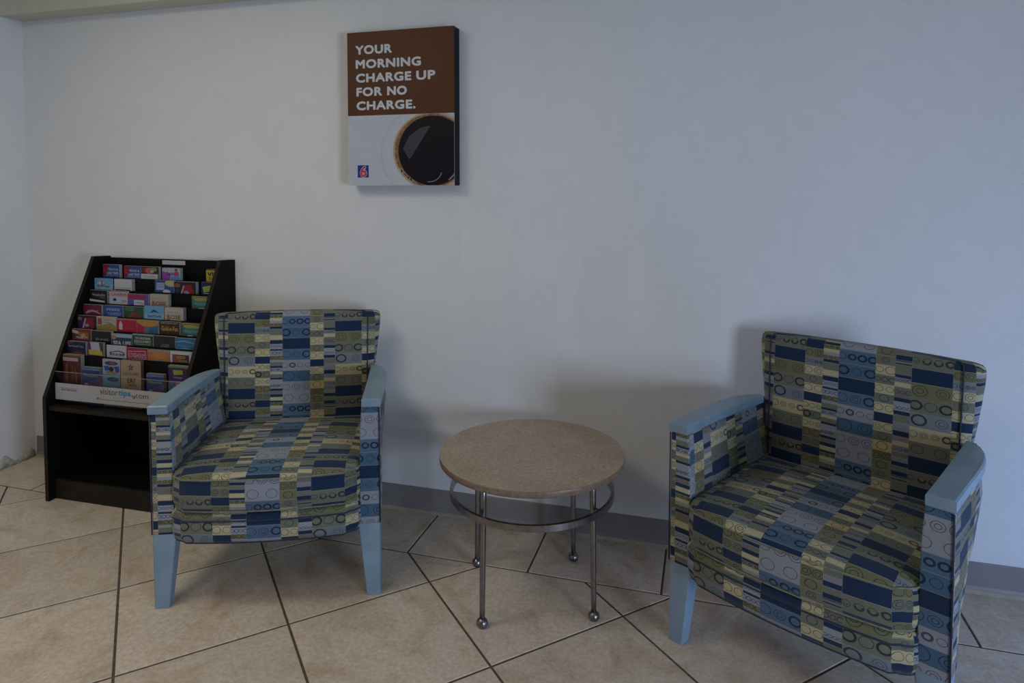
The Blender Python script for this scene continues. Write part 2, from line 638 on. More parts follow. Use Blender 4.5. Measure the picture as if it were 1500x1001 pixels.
YB = -.307
full = None
P2 = .6605
for i in range(-14, 9):
    for j in range(-4, 16):
        c0, d0 = -.035 + i * P2, -.215 + j * P2          # x+y=c, y-x=d
        pts = []
        for c, d in ((c0, d0), (c0 + P2, d0), (c0 + P2, d0 + P2), (c0, d0 + P2)):
            pts.append(((c - d) / 2, (c + d) / 2))
        if area2(pts) < 0:
            pts.reverse()
        poly = pts
        for a, b, c in ((0, 1, YB), (-1, 0, -XL), (1, 0, XR), (0, -1, -YF)):
            poly = clip_poly(poly, a, b, c)
            if len(poly) < 3:
                break
        if len(poly) < 3 or area2(poly) < .002:
            continue
        whole = len(poly) == 4 and abs(area2(poly) - P2 * P2 / 2) < 1e-4
        poly = inset_poly(poly, GAP)
        if whole and full:
            cx = sum(p[0] for p in poly) / 4
            cy = sum(p[1] for p in poly) / 4
            mesh_obj('tile', full, fl, (cx, cy, 0))
            continue
        mb, c = tile_piece(poly)
        o = mb.build('tile', fl, (c[0], c[1], 0))
        if whole:
            full = o.data
x = -1.0535 - .4607 * 5
while x < XR:
    a, b = max(x, XL), min(x + .4607, XR)
    if b - a > .02:
        poly = inset_poly([(a, YB), (b, YB), (b, -.004), (a, -.004)], GAP)
        mb, c = tile_piece(poly)
        mb.build('tile', fl, (c[0], c[1], 0))
    x += .4607

# walls
struct(MB().box(XL - .15, 0, 0, XR + .15, .12, ZC, M['wall']).build('wall_back'))
# left wall, plain near the corner, with an unseen pier added to shade it
struct(MB().box(XL - .12, YF, 0, XL, 0, ZC, M['wall']).build('wall_left'))
struct(MB().box(XL, -1.0, 0, XL + .11, -.62, ZC, M['wall'], .004).build('shade_pier'))


def wall_with_openings(name, axis, pos, thick, a0, a1, openings):
    """openings: (b0,b1,z0,z1) along the wall"""
    mb = MB()

    def bx(b0, b1, z0, z1):
        if b1 - b0 < .01 or z1 - z0 < .01:
            return
        if axis == 'y':
            mb.box(pos, b0, z0, pos + thick, b1, z1, M['wall'])
        else:
            mb.box(b0, pos - thick, z0, b1, pos, z1, M['wall'])
    cur = a0
    for b0, b1, z0, z1 in sorted(openings):
        bx(cur, b0, 0, ZC)
        bx(b0, b1, 0, z0)
        bx(b0, b1, z1, ZC)
        cur = b1
    bx(cur, a1, 0, ZC)
    return struct(mb.build(name))


wall_with_openings('wall_right', 'y', XR, .12, YF, 0, [(-3.7, -2.7, .3, 1.4)])
# unseen partition added to hold the low daylight source, right of the frame
wall_with_openings('added_partition', 'y', 1.98, .09, -1.5, 0, [(-1.35, -.55, .0, .9)])
wall_with_openings('wall_front', 'x', YF, .12, XL - .12, XR + .12, [(-1.0, 1.6, .9, 2.2), (-2.9, -1.8, .45, 2.15)])


def window(name, axis, pos, b0, b1, z0, z1, nm):
    f = empty(name, (0, 0, 0))
    struct(f)
    w, d = .05, .05

    def bar(u0, u1, v0, v1):
        if axis == 'y':
            MB().box(pos, u0, v0, pos + d, u1, v1, M['frame'], .004).build('window_frame', f)
        else:
            MB().box(u0, pos - d, v0, u1, pos, v1, M['frame'], .004).build('window_frame', f)
    bar(b0, b0 + w, z0, z1)
    bar(b1 - w, b1, z0, z1)
    bar(b0 + w, b1 - w, z0, z0 + w)
    bar(b0 + w, b1 - w, z1 - w, z1)
    for k in range(1, nm):
        c = b0 + (b1 - b0) * k / nm
        bar(c - .02, c + .02, z0 + w, z1 - w)


window('window_1', 'y', XR + .04, -3.7, -2.7, .3, 1.4, 1)
window('window_2', 'x', YF - .02, -1.0, 1.6, .9, 2.2, 3)
window('window_3', 'x', YF - .02, -2.9, -1.8, .45, 2.15, 1)
struct(MB().box(XL - .12, YF - .12, ZC, XR + .12, .12, ZC + .08, M['ceil']).build('ceiling'))

# beam along the top of the back wall
struct(MB().box(XL, -.115, 2.168, XR, -.0005, ZC, M['beam'], .004).build('trim_2'))


# grey cove base with toe, and the caulk line below it
def strip(name, prof, x0, x1, m):
    rings = [[(x0, y, z) for y, z in prof], [(x1, y, z) for y, z in prof]]
    return struct(MB().loft(rings, m).build(name))


strip('baseboard_back', [(-.0005, .013), (-.0105, .013), (-.0055, .024), (-.0048, .101), (-.003, .104), (-.0005, .104)], -3.232, XR - .001, M['cove'])
strip('trim_3', [(-.0005, .0005), (-.016, .0005), (-.0135, .006), (-.0105, .0125), (-.0005, .0125)], -3.232, XR - .001, M['caulk'])

# crumbling plaster at the foot of the left wall
rings = []
N = 44
for i in range(N + 1):
    y = -.01 - .6 * i / N
    h = .035 + .018 * sin(i * .7) + rnd.uniform(-.008, .008)
    t = .006 + rnd.uniform(0, .006)
    rings.append([(XL + .0005, y, .0008), (XL + t + .003, y, .0008), (XL + t, y, h * .5), (XL + t * .6, y, h * .9), (XL + .0005, y, h)])
struct(MB().loft(rings, M['plaster'], True).build('trim_4'))

# ------------------------------------------------------------------ armchair
HW = .3575        # half width
FAB = M['fabric']
UC = (225 + 125 + 105 + 115) / 895 * PER_U      # u of the wide blue column's centre


def uv_seat(p, yb=.47):
    return (p[0] - HW + UC, (yb - p[1]) + 6.0 * ROWH)


def chair(loc, rz, label, tint=None):
    root = empty('armchair', loc, rz)
    tag(root, label, 'armchair', 'patterned armchairs')

    # plan outline of the bowed seat (ccw seen from above)
    def outline(x0, x1, yb, yc, ys, r=.07, n=9):
        pts = []
        cxm, hw = (x0 + x1) / 2, (x1 - x0) / 2
        for k in range(n):
            t = -1 + 2 * k / (n - 1)
            xx = cxm + hw * .84 * t
            pts.append((xx, yc + (ys - yc) * t * t * .75))
        fr = [(x0, ys + r)]
        # rounded front corners
        for k in range(1, 5):
            a = k / 5 * pi / 2
            fr.append((x0 + hw * .16 * (1 - cos(a)), ys + r - (r - .006) * sin(a)))
        fr += pts
        for k in range(4, 0, -1):
            a = k / 5 * pi / 2
            fr.append((x1 - hw * .16 * (1 - cos(a)), ys + r - (r - .006) * sin(a)))
        fr.append((x1, ys + r))
        m_ = 6
        for k in range(1, m_):
            fr.append((x1, ys + r + (yb - ys - r) * k / m_))
        fr += [(x1, yb)]
        for k in range(1, 8):
            fr.append((x1 + (x0 - x1) * k / 8, yb))
        fr += [(x0, yb)]
        for k in range(m_ - 1, 0, -1):
            fr.append((x0, ys + r + (yb - ys - r) * k / m_))
        return fr

    def shrink(pl, s):
        cx_, cy_ = HW, .22
        out = []
        for x_, y_ in pl:
            dx, dy = x_ - cx_, y_ - cy_
            out.append((cx_ + dx * (1 - s / .29), cy_ + dy * (1 - s / .26)))
        return out

    # seat cushion ---------------------------------------------------------
    ol = outline(.061, .654, .485, -.066, -.036)
    yfront = -.066
    mb = MB()
    prof = [(.012, .331), (.003, .335), (-.002, .350), (-.005, .385), (-.002, .422), (.0, .437)]
    rings = [[(x_, y_, z_) for x_, y_ in shrink(ol, s)] for s, z_ in prof]
    vtop = (.47 + .045) + 6 * ROWH            # v where the top meets the boxing

    def uv_box(p):
        return (p[0] - HW + UC if abs(p[0] - HW) < .275 else (p[0] - HW + UC + (p[1] + .036) * (1 if p[0] > HW else -1)), 6.45 * ROWH + (.437 - p[2]))
    mb.loft(rings, FAB, True, caps=False, uvf=uv_box)
    top = [(.0, .437), (.004, .444), (.02, .452), (.06, .459), (.12, .464), (.19, .467), (.235, .468)]
    rings = [[(x_, y_, z_) for x_, y_ in shrink(ol, s)] for s, z_ in top]
    mb.loft(rings, FAB, True, caps=False, uvf=uv_seat)
    mb.add(rings[-1], [tuple(range(len(ol)))], FAB, True, uv_seat)
    cu = mb.build('seat_cushion', root)
    for s, z_, mat in ((-.003, .438, 'pipe_pale'), (.003, .334, 'pipe_pale')):
        MB().tube([(x_, y_, z_) for x_, y_ in shrink(ol, s)], .0022, M[mat], 6, True).build('piping', cu)

    # seat base ------------------------------------------------------------
    ob = outline(.061, .654, .50, -.058, -.034, .045)
    prof = [(.02, .226), (.006, .230), (.0, .245), (-.002, .27), (.0, .298), (.004, .301), (.0, .304), (-.002, .315), (.006, .328), (.03, .331)]
    rings = [[(x_, y_, z_) for x_, y_ in shrink(ob, s)] for s, z_ in prof]

    def uv_base(p):
        return (p[0] - HW + UC if abs(p[0] - HW) < .275 else (p[0] - HW + UC + (p[1] + .03) * (1 if p[0] > HW else -1)), 2.0 * ROWH + (.331 - p[2]))
    ba = MB().loft(rings, FAB, True, uvf=uv_base).build('seat_base', root)
    MB().tube([(x_, y_, .301) for x_, y_ in shrink(ob, .001)], .0028, M['pipe_dark'], 6, True).build('piping', ba)
    MB().tube([(x_, y_, .229) for x_, y_ in shrink(ob, .007)], .003, M['pipe_dark'], 6, True).build('piping', ba)

    # backrest -------------------------------------------------------------
    # sections by height: (z, front half width, rear half width, front y, rear y)
    secs = [(.30, .268, .296, .468, .535), (.46, .270, .296, .470, .538), (.56, .271, .297, .475, .540), (.64, .272, .301, .479, .541),
            (.68, .273, .308, .482, .542), (.74, .274, .316, .485, .543), (.80, .275, .323, .488, .543), (.833, .275, .325, .491, .543),
            (.847, .274, .323, .495, .542), (.855, .268, .316, .502, .539), (.858, .255, .303, .510, .534)]
    rings, fronts = [], []
    for z_, fw, rw, fy, ry in secs:
        nx = 9
        fr = [(HW - fw + 2 * fw * k / (nx - 1), fy - .010 * (1 - (2 * k / (nx - 1) - 1) ** 2)) for k in range(nx)]
        md = [(HW + (fw * .25 + rw * .75), fy + (ry - fy) * .22), (HW + (fw * .08 + rw * .92), fy + (ry - fy) * .68), (HW + rw - .004, ry - .012)]
        bk = [(HW + (rw - .018) * (1 - 2 * k / 6), ry) for k in range(7)]
        mdl = [(2 * HW - a, b) for a, b in reversed(md)]
        crown = .008 if z_ > .82 else 0
        ring = [(a, b, z_ + crown * (1 - ((a - HW) / .34) ** 2)) for a, b in fr + md + bk + mdl]
        rings.append(ring)
        fronts.append([ring[0], ring[nx - 1]])

    def uv_back(p):
        x_, y_, z_ = p
        v = (.850 - z_) * 1.02
        fy = .470 + .02 * max(0, z_ - .46) / .38
        side = abs(x_ - HW) - .270
        u = x_ - HW + UC
        if side > 0:
            u += (1 if x_ > HW else -1) * max(0, (y_ - fy - .006))
        if z_ > .845:
            v -= max(0, y_ - .500)
        return (u, v)
    bk = MB().loft(rings, FAB, True, uvf=uv_back).build('backrest', root)
    seam = [f[0] for f in fronts[1:]] + [(HW - .262 + .524 * k / 8, .507, .861) for k in range(0, 9)] + [f[1] for f in reversed(fronts[1:])]
    seam = [(a, b - .002, c) for a, b, c in seam]
    MB().tube(seam, .0024, M['pipe_dark'], 6).build('piping', bk)

    # arms -----------------------------------------------------------------
    for side in (0, 1):
        def mx(x_):
            return x_ if side == 0 else 2 * HW - x_
        # cross section x-range narrows at the top; loft along y
        ys = [0, .003, .012, .07, .20, .30, .40, .47, .520]
        rings = []
        for k, y_ in enumerate(ys):
            ins = (.006, .002, 0, 0, 0, .003, .021, .042, .052)[k]
            ins_in = (.006, .002, 0, 0, 0, 0, 0, 0, 0)[k]
            bulge = .004 * sin(pi * min(1, y_ / .5))
            x0b, x1b = .0 + ins, .0625 - ins_in * .6
            sec = [(x0b - bulge, .243), (x0b - bulge - .001, .30), (x0b - bulge - .001, .45), (x0b - bulge, .58), (x0b, .628), (x0b + .004, .634),
                   (x1b - .010, .634), (x1b - .004, .628), (x1b + .001, .56), (x1b + .003, .45), (x1b + .005, .30), (x1b + .004, .243)]
            tuck = [.095 * min(1, max(0, y_ - .06) / .44) * max(0, 1 - (z_ - .243) / .33) ** 1.2 for a, z_ in sec]
            rings.append([(mx(a + (tk if j < 6 else tk * .95)), y_, z_) for j, ((a, z_), tk) in enumerate(zip(sec, tuck))])

        def uv_arm(p):
            x_, y_, z_ = p
            xl = x_ if side == 0 else 2 * HW - x_
            xl -= .095 * min(1, max(0, y_ - .06) / .44) * max(0, 1 - (z_ - .243) / .33) ** 1.2
            v = (.640 - z_) * 1.0 + (3.6 if side == 0 else 5.4) * ROWH
            if y_ < .011:
                base = .1416 if side == 0 else .228
                return (base + (xl if side == 0 else .0625 - xl), v)
            if xl < .034:        # outer side
                return (.35 + y_, v + .02)
            return ((.283 if side == 0 else .0) + y_, v + .01)
        if side == 1:
            rings = [list(reversed(r_)) for r_ in rings]
        mb = MB().loft(rings, FAB, False, uvf=uv_arm)
        ar = mb.build('arm', root)
        # seam piping around the arm's front edge
        ed = [(mx(-.001), .0, .245), (mx(-.001), .0, .45), (mx(.0), .0, .63)]
        MB().tube(ed, .0022, M['pipe_dark'], 6).build('piping', ar)
        # wooden cap, outer edge curving in to the back
        outer = [(-.003, -.004), (-.003, .10), (-.004, .20), (-.003, .28), (.002, .34), (.012, .39), (.027, .43), (.047, .462)]
        inner = [(.068, .470), (.064, .40), (.061, .30), (.058, .20), (.056, .10), (.055, -.004)]
        pl = [(mx(a), b) for a, b in outer + inner]
        if side == 0:
            pl.reverse()
        rg = []
        for zo, s in ((0, .0), (.003, -.0015), (.024, -.0015), (.0275, .0025)):
            ring = []
            for a, b in pl:
                z_ = .6345 + zo - .010 * (max(0, b) / .48) ** 2
                cxx = mx(.028)
                ring.append((a + (cxx - a) * s / .03, b + (.23 - b) * s / .24, z_))
            rg.append(ring)
        MB().loft(rg, M['wood']).build('armrest_cap', root)
        # front leg: square, tapering
        for rear in (0, 1):
            y0 = 0.0 if not rear else .455
            x0t, x1t, x0b, x1b = 0, .071, .001, .045
            if rear:
                x0t, x1t, x0b, x1b = .098, .150, .104, .142
            top_z = .2435
            d0, d1 = (.0, .060), (.0, .040)
            if rear:
                d0, d1 = (.0, .05), (.015, .055)
            rb = [[(mx(a), y0 + b, z_) for a, b in ((xa + c, ya), (xb - c, ya), (xb, ya + c), (xb, yb - c), (xb - c, yb), (xa + c, yb), (xa, yb - c), (xa, ya + c))]
                  for c, xa, xb, ya, yb, z_ in ((.003, x0b, x1b, d1[0], d1[1], .0005), (.003, x0t, x1t, d0[0], d0[1], top_z))]
            if side == 1:
                rb = [list(reversed(r_)) for r_ in rb]
            MB().loft(rb, M['wood']).build('leg', root)
    return root


chair((-1.687, -.843, 0), radians(22.7), 'patchwork-patterned armchair with pale blue arms beside the brochure rack')
chair((-.096, -.526, 0), radians(-28.6), 'patchwork-patterned armchair with pale blue arms right of the round table, turned left')

# ------------------------------------------------------------------ round table
TX, TY = -.550, -.408
t = empty('side_table', (TX, TY, 0))
tag(t, 'round side table with stone-look top and four steel legs between the armchairs', 'table')
mb = MB()
R_ = .3055
mb.lathe([(R_ - .003, .4575), (R_, .4595), (R_, .4765), (R_ - .001, .4785)], 0, 0, M['edge'], 96)
seg = 96
mb.add([((R_ - .001) * cos(2 * pi * k / seg), (R_ - .001) * sin(2 * pi * k / seg), .4787) for k in range(seg)], [tuple(range(seg))], M['lam'])
mb.build('table_top', t)
rp = []
for r1, z_ in ((.272, .342), (.272, .362), (.262, .362), (.262, .342)):
    rp.append([(r1 * cos(2 * pi * k / 96), r1 * sin(2 * pi * k / 96), z_) for k in range(96)])
rp.append(rp[0])
MB().loft([list(reversed(r_)) for r_ in rp], M['metal'], False, caps=False).build('ring', t)
for ax, ay in ((-.097, -.215), (.224, -.092), (.098, .220), (-.227, .092)):
    a = math.atan2(ay, ax)
    r0, r1 = .243, .236
    mb = MB()
    rings = []
    for f in range(9):
        z_ = .016 + (.4575 - .016) * f / 8
        rr = .0084 + .0019 * f / 8
        rd = r0 + (r1 - r0) * f / 8
        rings.append([(rd * cos(a) + rr * cos(2 * pi * k / 16), rd * sin(a) + rr * sin(2 * pi * k / 16), z_) for k in range(16)])
    mb.loft(rings, M['metal'], True)
    lg = mb.build('leg', t)
    MB().lathe([(.009, .0003), (.014, .002), (.0175, .008), (.018, .014), (.016, .021), (.011, .026), (.0075, .029)], r0 * cos(a), r0 * sin(a), M['metal'], 20).build('foot', lg)
    MB().lathe([(.024, .4525), (.024, .4572)], r1 * cos(a), r1 * sin(a), M['metal'], 16, False).build('mounting_plate', lg)
    MB().tube([(.238 * cos(a), .238 * sin(a), .353), (.2625 * cos(a), .2625 * sin(a), .353)], .006, M['metal'], 10).build('spacer', lg)

# ------------------------------------------------------------------ wall sign
SX, SZ, SW, SH = -1.4215, 1.361, .4665, .6215
s = empty('wall_sign', (SX, 0, SZ))
tag(s, 'canvas wall sign with a coffee cup and a free morning charge message', 'sign')
MB().box(0, -.0585, 0, SW, -.001, SH, M['canvas'], .002).build('canvas_box', s)
YS = -.0588
BROWN_C, WHITE_C = (.085, .027, .009), (.47, .50, .55)
mb = MB()
mb.add([(0, YS, .2845), (SW, YS, .2845), (SW, YS, SH), (0, YS, SH)], [(0, 1, 2, 3)], ink(BROWN_C, .5))
mb.add([(0, YS, 0), (SW, YS, 0), (SW, YS, .2845), (0, YS, .2845)], [(0, 1, 2, 3)], ink(WHITE_C, .45))
mb.build('printed_front', s)


def disc(mb, cx, cz, rx, rz_, y, m, box, n=64, inner=0.0, a0=0.0, a1=2 * pi):
    """flat ellipse (or ring sector) facing -y, clipped to box (x0,z0,x1,z1)"""
    if inner <= 0:
        polys = [[(cx + rx * cos(a0 + (a1 - a0) * k / n), cz + rz_ * sin(a0 + (a1 - a0) * k / n)) for k in range(n)]]
    else:
        polys = []
        for k in range(n):
            p, q = a0 + (a1 - a0) * k / n, a0 + (a1 - a0) * (k + 1) / n
            polys.append([(cx + rx * cos(p), cz + rz_ * sin(p)), (cx + rx * cos(q), cz + rz_ * sin(q)),
                          (cx + rx * inner * cos(q), cz + rz_ * inner * sin(q)), (cx + rx * inner * cos(p), cz + rz_ * inner * sin(p))])
    for pl in polys:
        for a, b, c in ((-1, 0, -box[0]), (1, 0, box[2]), (0, -1, -box[1]), (0, 1, box[3])):
            pl = clip_poly(pl, a, b, c)
            if len(pl) < 3:
                break
        if len(pl) >= 3:
            mb.add([(x_, y, z_) for x_, z_ in pl], [tuple(range(len(pl)))], m)


BX = (0.001, 0.001, SW - .001, .2835)
CX, CZ = .364, .138
cup = MB()
disc(cup, .352, .125, .205, .195, YS - .0003, ink((.43, .46, .51), .45), BX)
disc(cup, .354, .127, .198, .188, YS - .0005, ink((.47, .50, .55), .45), BX)
disc(cup, CX + .012, CZ - .002, .168, .158, YS - .0007, ink((.40, .38, .40), .45), BX)
disc(cup, CX + .004, CZ, .166, .152, YS - .0009, ink((.42, .29, .19), .45), BX)
disc(cup, CX + .004, CZ, .158, .146, YS - .0011, ink((.20, .10, .05), .45), BX)
rb = random.Random(3)
for k in range(130):
    a = rb.uniform(.30 * pi, 1.5 * pi)
    rr = rb.choice((.0016, .0022, .003)) if a < 1.15 * pi else rb.choice((.0025, .004, .006))
    q = rb.uniform(.925, .985)
    x_, z_ = CX + .004 + .160 * q * cos(a), CZ + .148 * q * sin(a)
    disc(cup, x_, z_, rr, rr, YS - .0013, ink((.50, .36, .24), .45), BX, 10)
    disc(cup, x_, z_, rr * .6, rr * .6, YS - .0014, ink((.07, .035, .02), .45), BX, 10)
disc(cup, CX + .010, CZ, .148, .138, YS - .0015, ink((.008, .006, .010), .3), BX)
# reflections printed in the coffee
cup.add([(CX - .118, YS - .0017, CZ + .01), (CX - .090, YS - .0017, CZ - .035), (CX + .002, YS - .0017, CZ + .098), (CX - .04, YS - .0017, CZ + .092), (CX - .09, YS - .0017, CZ + .06)],
        [(0, 1, 2, 3, 4)], ink((.050, .042, .060), .45))
disc(cup, CX + .004, CZ - .012, .128, .132, YS - .0017, ink((.20, .18, .21), .45), BX, 40, .955, -.30 * pi, .16 * pi)
disc(cup, CX - .005, CZ - .080, .055, .045, YS - .0018, ink((.20, .18, .21), .45), BX, 30, .93, -.55 * pi, -.05 * pi)
cup.build('coffee_cup_picture', s)
TM = ink((.55, .56, .60), .5)
for st, x_, z_, w, h in (('YOUR', .037, .531, .164, .037), ('MORNING', .038, .474, .288, .037), ('CHARGE', .0385, .418, .246, .037), ('UP', .3055, .418, .082, .037),
                         ('FOR', .040, .362, .116, .037), ('NO', .178, .362, .087, .037), ('CHARGE.', .040, .306, .262, .037)):
    tx = MB()
    put_text(tx, st, x_, z_, w, h, YS - .0006, TM, .045, 1.08)
    tx.build('lettering', s)
lo = MB()
disc(lo, .067, .058, .036, .036, YS - .0005, ink((.012, .035, .22), .4), (.042, .033, .092, .083), 4, 0, pi / 4, pi / 4 + 2 * pi)
put_text(lo, '6', .0505, .0335, .034, .0485, YS - .0008, ink((.42, .42, .58), .4), .07, 1, 0, .06)
put_text(lo, '6', .0525, .0355, .030, .0445, YS - .0010, ink((.50, .035, .05), .4), .02, 1, 0, .06)
lo.build('emblem', s)

# ------------------------------------------------------------------ brochure rack
RK = (-2.728, -.368, 0)
RR = radians(1.2)
RMAT = Matrix.Translation(RK) @ Matrix.Rotation(RR, 4, 'Z')
W_ = .705
rk = empty('brochure_rack', RK, RR)
tag(rk, 'tall black sloping brochure rack against the back wall', 'rack')
profile = [(.0, .0), (.352, .0), (.352, 1.030), (.262, 1.036), (.0, .452)]
for x0 in (0, W_ - .019):
    rings = [[(x0 + a, y_, z_) for y_, z_ in profile] for a in (0, .019)]
    sp = MB().loft(rings, M['black']).build('side_panel', rk)
    eb = [[(x0 + .0005, y_, z_), (x0 + .0185, y_, z_), (x0 + .0185, y_ - .0012, z_ - .0006), (x0 + .0005, y_ - .0012, z_ - .0006)] for y_, z_ in ((.0, .002), (.0, .452), (.262, 1.036))]
    MB().loft(eb, M['black2']).build('edge_banding', sp)
MB().box(.0195, .334, .04, W_ - .0195, .344, 1.024, M['black']).build('back_panel', rk)
MB().box(.0195, .030, .002, W_ - .0195, .046, .086, M['black2'], .001).build('kick_board', rk)
MB().box(.0195, .047, .070, W_ - .0195, .3335, .086, M['black']).build('bottom_shelf', rk)
MB().box(.0195, .012, .394, W_ - .0195, .3335, .412, M['black2'], .001).build('shelf', rk)
ZT = [.995, .937, .884, .827, .776, .719, .669, .617]
YT = [.282, .252, .222, .192, .161, .132, .106, .082]
for i in range(7):                       # dividers behind rows 2..8
    yd, zt = YT[i + 1] + .0193, ZT[i + 1] + .002
    zb = max(.4135, ZT[i] - .195)
    zb = zb if i < 6 else .4155
    mb = MB().box(.0195, yd, zb - .003, W_ - .0195, yd + .003, zt, M['black'])
    y2 = YT[i] + .0213
    mb.box(.0195, yd + .003, zb - .003, W_ - .0195, (.3335 if i == 0 else y2), zb, M['black'])
    mb.build('pocket_divider', rk)
MB().box(.0195, .045, 1.0, W_ - .0195, .05, 1.0005, M['black'])
MB().box(.33, .3325, 1.000, .455, .3338, 1.019, M['white'], 0).build('label_plate', rk)
# clear front with its banner
fr = MB().box(.022, .0445, .4130, W_ - .022, .0470, .556, M['acrylic']).build('clear_front', rk)
tag(fr, 'clear acrylic front pocket')
MB().box(.022, .0445, .5560, W_ - .022, .0470, .5575, noisy('edge_glint', (.30, .30, .27), .1, 30, .3)).build('edge_glint', fr)  # opaque pale strip, light caught by the acrylic edge put into its colour
mb = MB()
mb.box(.0225, .0425, .436, W_ - .0225, .0440, .508, M['white'])
BK = ink((.035, .035, .04), .5)
TEAL = ink((.03, .26, .44), .5)
yb_ = .0422
put_text(mb, 'visitor', .262, .4765, .092, .0250, yb_, BK, .0)
put_text(mb, 'tips', .357, .4710, .066, .0310, yb_, TEAL, .035)
put_text(mb, 'com', .446, .4745, .066, .0150, yb_, BK, .0)
for (a, b, c) in ((.4265, .4765, (.05, .2, .06)), (.4350, .4765, (.45, .45, .1)), (.4265, .4680, (.45, .45, .1)), (.4350, .4680, (.05, .2, .06)), (.4365, .4745, (.02, .02, .02))):
    mb.add([(a, yb_, b), (a + .0075, yb_, b), (a + .0075, yb_, b + .0075), (a, yb_, b + .0075)], [(0, 1, 2, 3)], ink(c))
mb.add([(.33, yb_, .4680), (.42, yb_, .4668), (.42, yb_, .4675), (.33, yb_, .4688)], [(0, 1, 2, 3)], TEAL)
put_text(mb, 'Delivering the Future of Information to the Visitors', .262, .4500, .255, .0080, yb_, BK)
mb.add([(.243, yb_, .452), (.255, yb_, .452), (.258, yb_, .461), (.246, yb_, .461)], [(0, 1, 2, 3)], TEAL)
put_text(mb, 'For Information Call', .055, .4850, .085, .0060, yb_, BK)
put_text(mb, '800-000-0000', .055, .4770, .083, .0060, yb_, BK, .02)
bn = mb.build('banner', fr)
tag(bn, 'white banner strip with visitor website lettering')

# brochures: one top-level thing for every pocket's stack
# print items: r=(u0,v0,u1,v1), e=(cu,cv,ru,rv), t=(text,u0,v_bottom,w,h); u across 0..1, v down from the top in cm
BRO = []


def bro(row, x, w, ztop, th, cover, items, label, tilt=0.0, h=.187, side=None):
    yf = YT[row - 1]
    h = .21 if row == 8 else h
    h = min(h, ztop - (.4135 if row == 8 else max(.4275, ZT[row - 1] - .195) + .0005))
    mb = MB()
    mb.add([(0, 0, 0), (w, 0, 0), (w, 0, h), (0, 0, h)], [(0, 1, 2, 3)], ink(cover, .35, .8))
    page = ink(side, .35, .8) if side else M['page']
    mb.add([(0, 0, 0), (w, 0, 0), (w, 0, h), (0, 0, h), (0, th, 0), (w, th, 0), (w, th, h), (0, th, h)],
           [(4, 7, 6, 5), (3, 2, 6, 7), (0, 4, 5, 1)], page)
    mb.add([(0, 0, 0), (w, 0, 0), (w, 0, h), (0, 0, h), (0, th, 0), (w, th, 0), (w, th, h), (0, th, h)], [(1, 5, 6, 2), (0, 3, 7, 4)], page)
    # page lines down the right side of the stack
    k = 0
    y_ = .0022
    while y_ < th - .001:
        mb.add([(w + .0002, y_, 0), (w + .0002, y_ + .0006, 0), (w + .0002, y_ + .0006, h), (w + .0002, y_, h)], [(0, 1, 2, 3)], ink((.10, .11, .12)))
        mb.add([(0, y_, h + .0002), (w, y_, h + .0002), (w, y_ + .0006, h + .0002), (0, y_ + .0006, h + .0002)], [(0, 1, 2, 3)], ink((.16, .17, .17)))
        y_ += .0026
    off = .00025
    for it in items:
        k_ = it[0]
        y_ = -off
        off += .00018
        if k_ == 'r':
            _, u0, v0, u1, v1, c = it
            z0, z1 = h - v1 / 100, h - v0 / 100
            mb.add([(u0 * w, y_, z0), (u1 * w, y_, z0), (u1 * w, y_, z1), (u0 * w, y_, z1)], [(0, 1, 2, 3)], ink(c, .35, .8))
        elif k_ == 'q':      # free polygon, (u,v) pairs
            _, pts, c = it
            P = [(a * w, y_, h - b / 100) for a, b in pts]
            mb.add(P, [tuple(reversed(range(len(P))))], ink(c, .35, .8))
        elif k_ == 'e':
            _, cu_, cv, ru, rv, c = it
            disc(mb, cu_ * w, h - cv / 100, ru * w, rv / 100, y_, ink(c, .35, .8), (.0005, .0005, w - .0005, h - .0005), 20)
        elif k_ == 't':
            _, s_, u0, v1, tw, thh, c = it[:7]
            bold = it[7] if len(it) > 7 else .02
            put_text(mb, s_, u0 * w, h - v1 / 100, tw * w, thh / 100, y_, ink(c, .35, .8), bold)
    p = RMAT @ Vector((x, yf, ztop - h))
    o = mb.build('brochure_stack', None, tuple(p), RR)
    if tilt:
        o.rotation_euler = (0, radians(tilt), RR)
    tag(o, label, 'brochures', 'brochure stacks in the rack pockets')
    return o


NV, RD, MR, WH = (.012, .018, .10), (.30, .02, .03), (.14, .012, .04), (.50, .50, .54)
PU, TN, OR, YE = (.06, .02, .12), (.42, .31, .20), (.45, .14, .03), (.50, .38, .04)
BL, LB, GN, DK, BE = (.03, .07, .26), (.13, .32, .52), (.025, .07, .045), (.012, .012, .016), (.38, .35, .29)
LM = (.30, .40, .06)

tex = [('q', [(0, 0), (.42, 0), (.22, 5), (0, 5)], (.16, .015, .06)), ('e', .12, 2.5, .10, 1.6, (.30, .02, .03)),
       ('t', 'TEXAS &', .30, 2.6, .62, 1.0, WH), ('t', 'LAKE TRIPS', .26, 4.4, .68, 1.1, WH), ('r', .2, 4.8, .95, 5.1, (.2, .25, .5))]
bro(1, .043, .094, .997, .017, BL, tex, 'navy and red brochures at the left end of the top row')
bro(1, .163, .094, .994, .012, BL, tex, 'navy and red brochures second in the top row, overlapped by the floral ones')
bro(1, .2595, .097, .994, .013, (.05, .02, .025), [('e', .2, 1.4, .2, 1.2, (.2, .02, .03)), ('e', .45, 1.8, .22, 1.4, (.40, .10, .08)), ('e', .7, 1.2, .2, 1.0, (.22, .20, .08)),
     ('e', .62, 2.2, .1, .7, (.45, .30, .22)), ('r', 0, 3.3, .95, 7, WH), ('t', 'Weatherford', .12, 4.8, .7, .8, (.25, .25, .3))],
    'red floral brochures with a white lower band in the top row')
